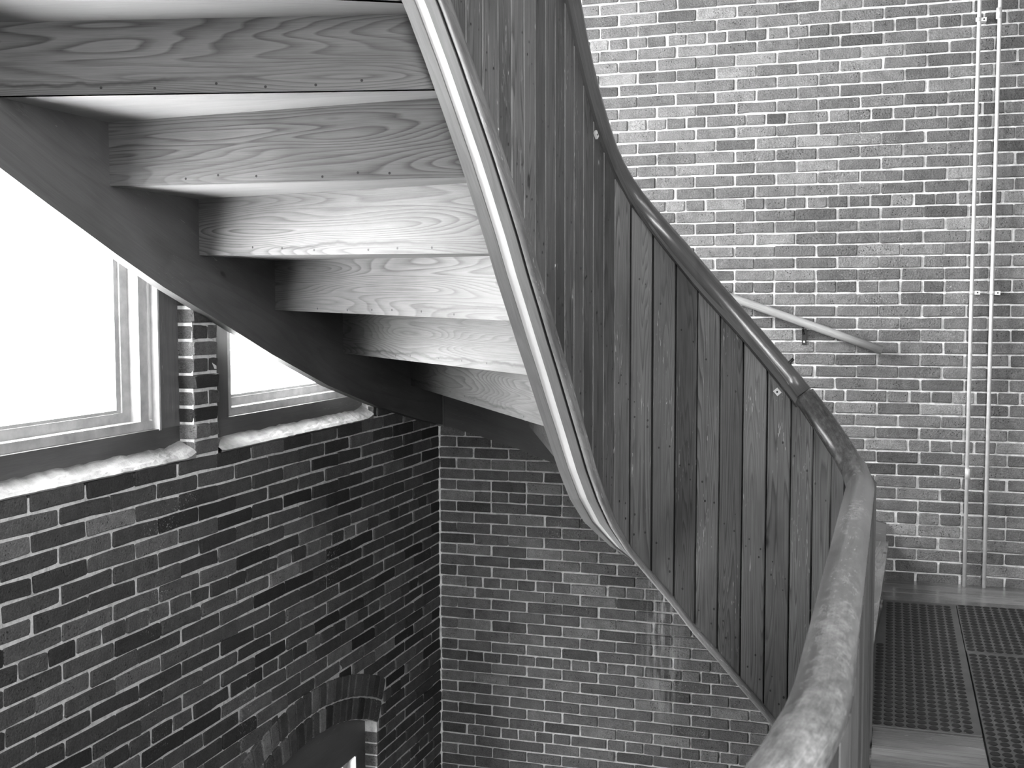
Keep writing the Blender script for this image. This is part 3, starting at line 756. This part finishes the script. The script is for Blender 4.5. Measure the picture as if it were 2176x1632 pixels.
# ================================================================ WALL FITTINGS
def wall_rail():
    r0, r1 = Vector((0.55, -0.08, 2.03)), Vector((2.642, -0.08, 1.288)); mid = (r0 + r1) / 2
    w = tag(empty('wall_handrail', (2.2, 0, 1.36)), 'pale round wooden handrail sloping down the brick wall', 'handrail'); off = Vector(w.location)
    def fin(o, p=None): o.parent = p or w; o.location = -off if p is None else Vector(); return o
    d = (r1 - r0)
    fin(tube('rail', M['rail_wall'], [r0 + d * (k / 8) for k in range(9)], 0.0235, n=20))
    for x in (2.218, 1.1):
        zr = r0.z + d.z * (x - r0.x) / d.x
        fin(tube('bracket_arm', M['bracket'], [Vector((x, -0.08, zr - 0.022)), Vector((x, -0.078, zr - 0.045)), Vector((x, -0.05, zr - 0.062)), Vector((x, -0.006, zr - 0.062))], 0.006, n=10))
        b = MB(); b.box(x - 0.012, x + 0.012, -0.010, -0.002, zr - 0.125, zr - 0.035, 2); pl = fin(b.build('bracket_plate', M['bracket']))
        b = MB(); b.face([(x + 0.006 * math.cos(t), -0.0115, zr - 0.108 + 0.006 * math.sin(t)) for t in [PI / 4 * k for k in range(8)]]); fin(b.build('screw', M['clip']), pl)
wall_rail()
def conduit(x, ztop, couplings, straps, label):
    w = tag(empty('electrical_conduit', (x, -0.03, 0)), label, 'pipe', group='steel conduits on the brick wall'); off = Vector(w.location)
    def fin(o): o.parent = w; o.location = -off; return o
    y = -0.052
    fin(tube('pipe', M['steel'], [Vector((x, y, -0.0)), Vector((x + 0.002, y, 1.4)), Vector((x + 0.008, y, 3.0)), Vector((x + 0.01, y, ztop))], 0.0105, n=14))
    for z in couplings: fin(tube('coupling', M['steel'], [Vector((x + 0.004, y, z - 0.028)), Vector((x + 0.004, y, z + 0.028))], 0.0145, n=14))
    for z in straps:
        fin(tube('strap', M['steel'], [Vector((x + 0.004, y, z - 0.01)), Vector((x + 0.004, y, z + 0.01))], 0.0135, n=14))
        b = MB(); b.box(x + 0.01, x + 0.045, -0.05, -0.003, z - 0.010, z + 0.010, 0); fin(b.build('strap_tab', M['steel']))
        b = MB(); b.face([(x + 0.033 + 0.005 * math.cos(t), -0.0512, z + 0.005 * math.sin(t)) for t in [PI / 4 * k for k in range(8)]]); fin(b.build('screw', M['nail']))
conduit(3.092, 4.2, [0.62], [1.602, 3.045], 'slim steel conduit, left one of the pair on the brick wall')
conduit(3.193, 4.2, [3.07], [1.60], 'slim steel conduit, right one of the pair on the brick wall')

# rubber mats with raised discs
def mat_(x0, x1, y0, y1, label, slant=0.0):
    w = tag(empty('rubber_mat', ((x0 + x1) / 2, (y0 + y1) / 2, 0)), label, 'mat'); off = Vector(w.location)
    xe = lambda y: x0 + slant * (y - y0) / (y1 - y0)
    b = MB(); lo = [(x0, y0), (x1, y0), (x1, y1), (xe(y1), y1)]
    b.face([(x, y, 0.005) for x, y in lo]); b.face([(x, y, -0.02) for x, y in lo][::-1])
    for k in range(4): p, q = lo[k], lo[(k + 1) % 4]; b.face([(p[0], p[1], -0.02), (q[0], q[1], -0.02), (q[0], q[1], 0.005), (p[0], p[1], 0.005)])
    o = b.build('mat_sheet', M['rubber']); o.parent = w; o.location = -off
    b = MB(); px, py = 0.0395, 0.050; y = y0 + 0.03; seg = 12
    while y < y1 - 0.02:
        x = x0 + 0.022
        while x < xe(y) + 0.02: x += px
        while x < x1 - 0.016:
            lo = [(x + 0.0175 * math.cos(t), y + 0.0220 * math.sin(t), 0.0049) for t in [2 * PI * k / seg for k in range(seg)]]
            hi = [(x + 0.0155 * math.cos(t), y + 0.0195 * math.sin(t), 0.0066) for t in [2 * PI * k / seg for k in range(seg)]]
            b.face(hi)
            for k in range(seg): b.face((lo[k], lo[(k + 1) % seg], hi[(k + 1) % seg], hi[k]))
            x += px
        y += py
    q = b.build('raised_disc', M['disc'], merge=False); q.parent = w; q.location = -off; q['kind'] = 'stuff'
mat_(2.605, 3.027, -2.45, -0.505, 'narrow black rubber mat with raised discs, between the stair foot and the seam', 0.072)
mat_(3.031, 4.6, -1.36, -0.505, 'black rubber mat with raised discs, below the conduits and next to the wall boards')
mat_(3.034, 4.6, -3.7, -1.363, 'black rubber mat with raised discs in the bottom right corner, beside the bare boards')
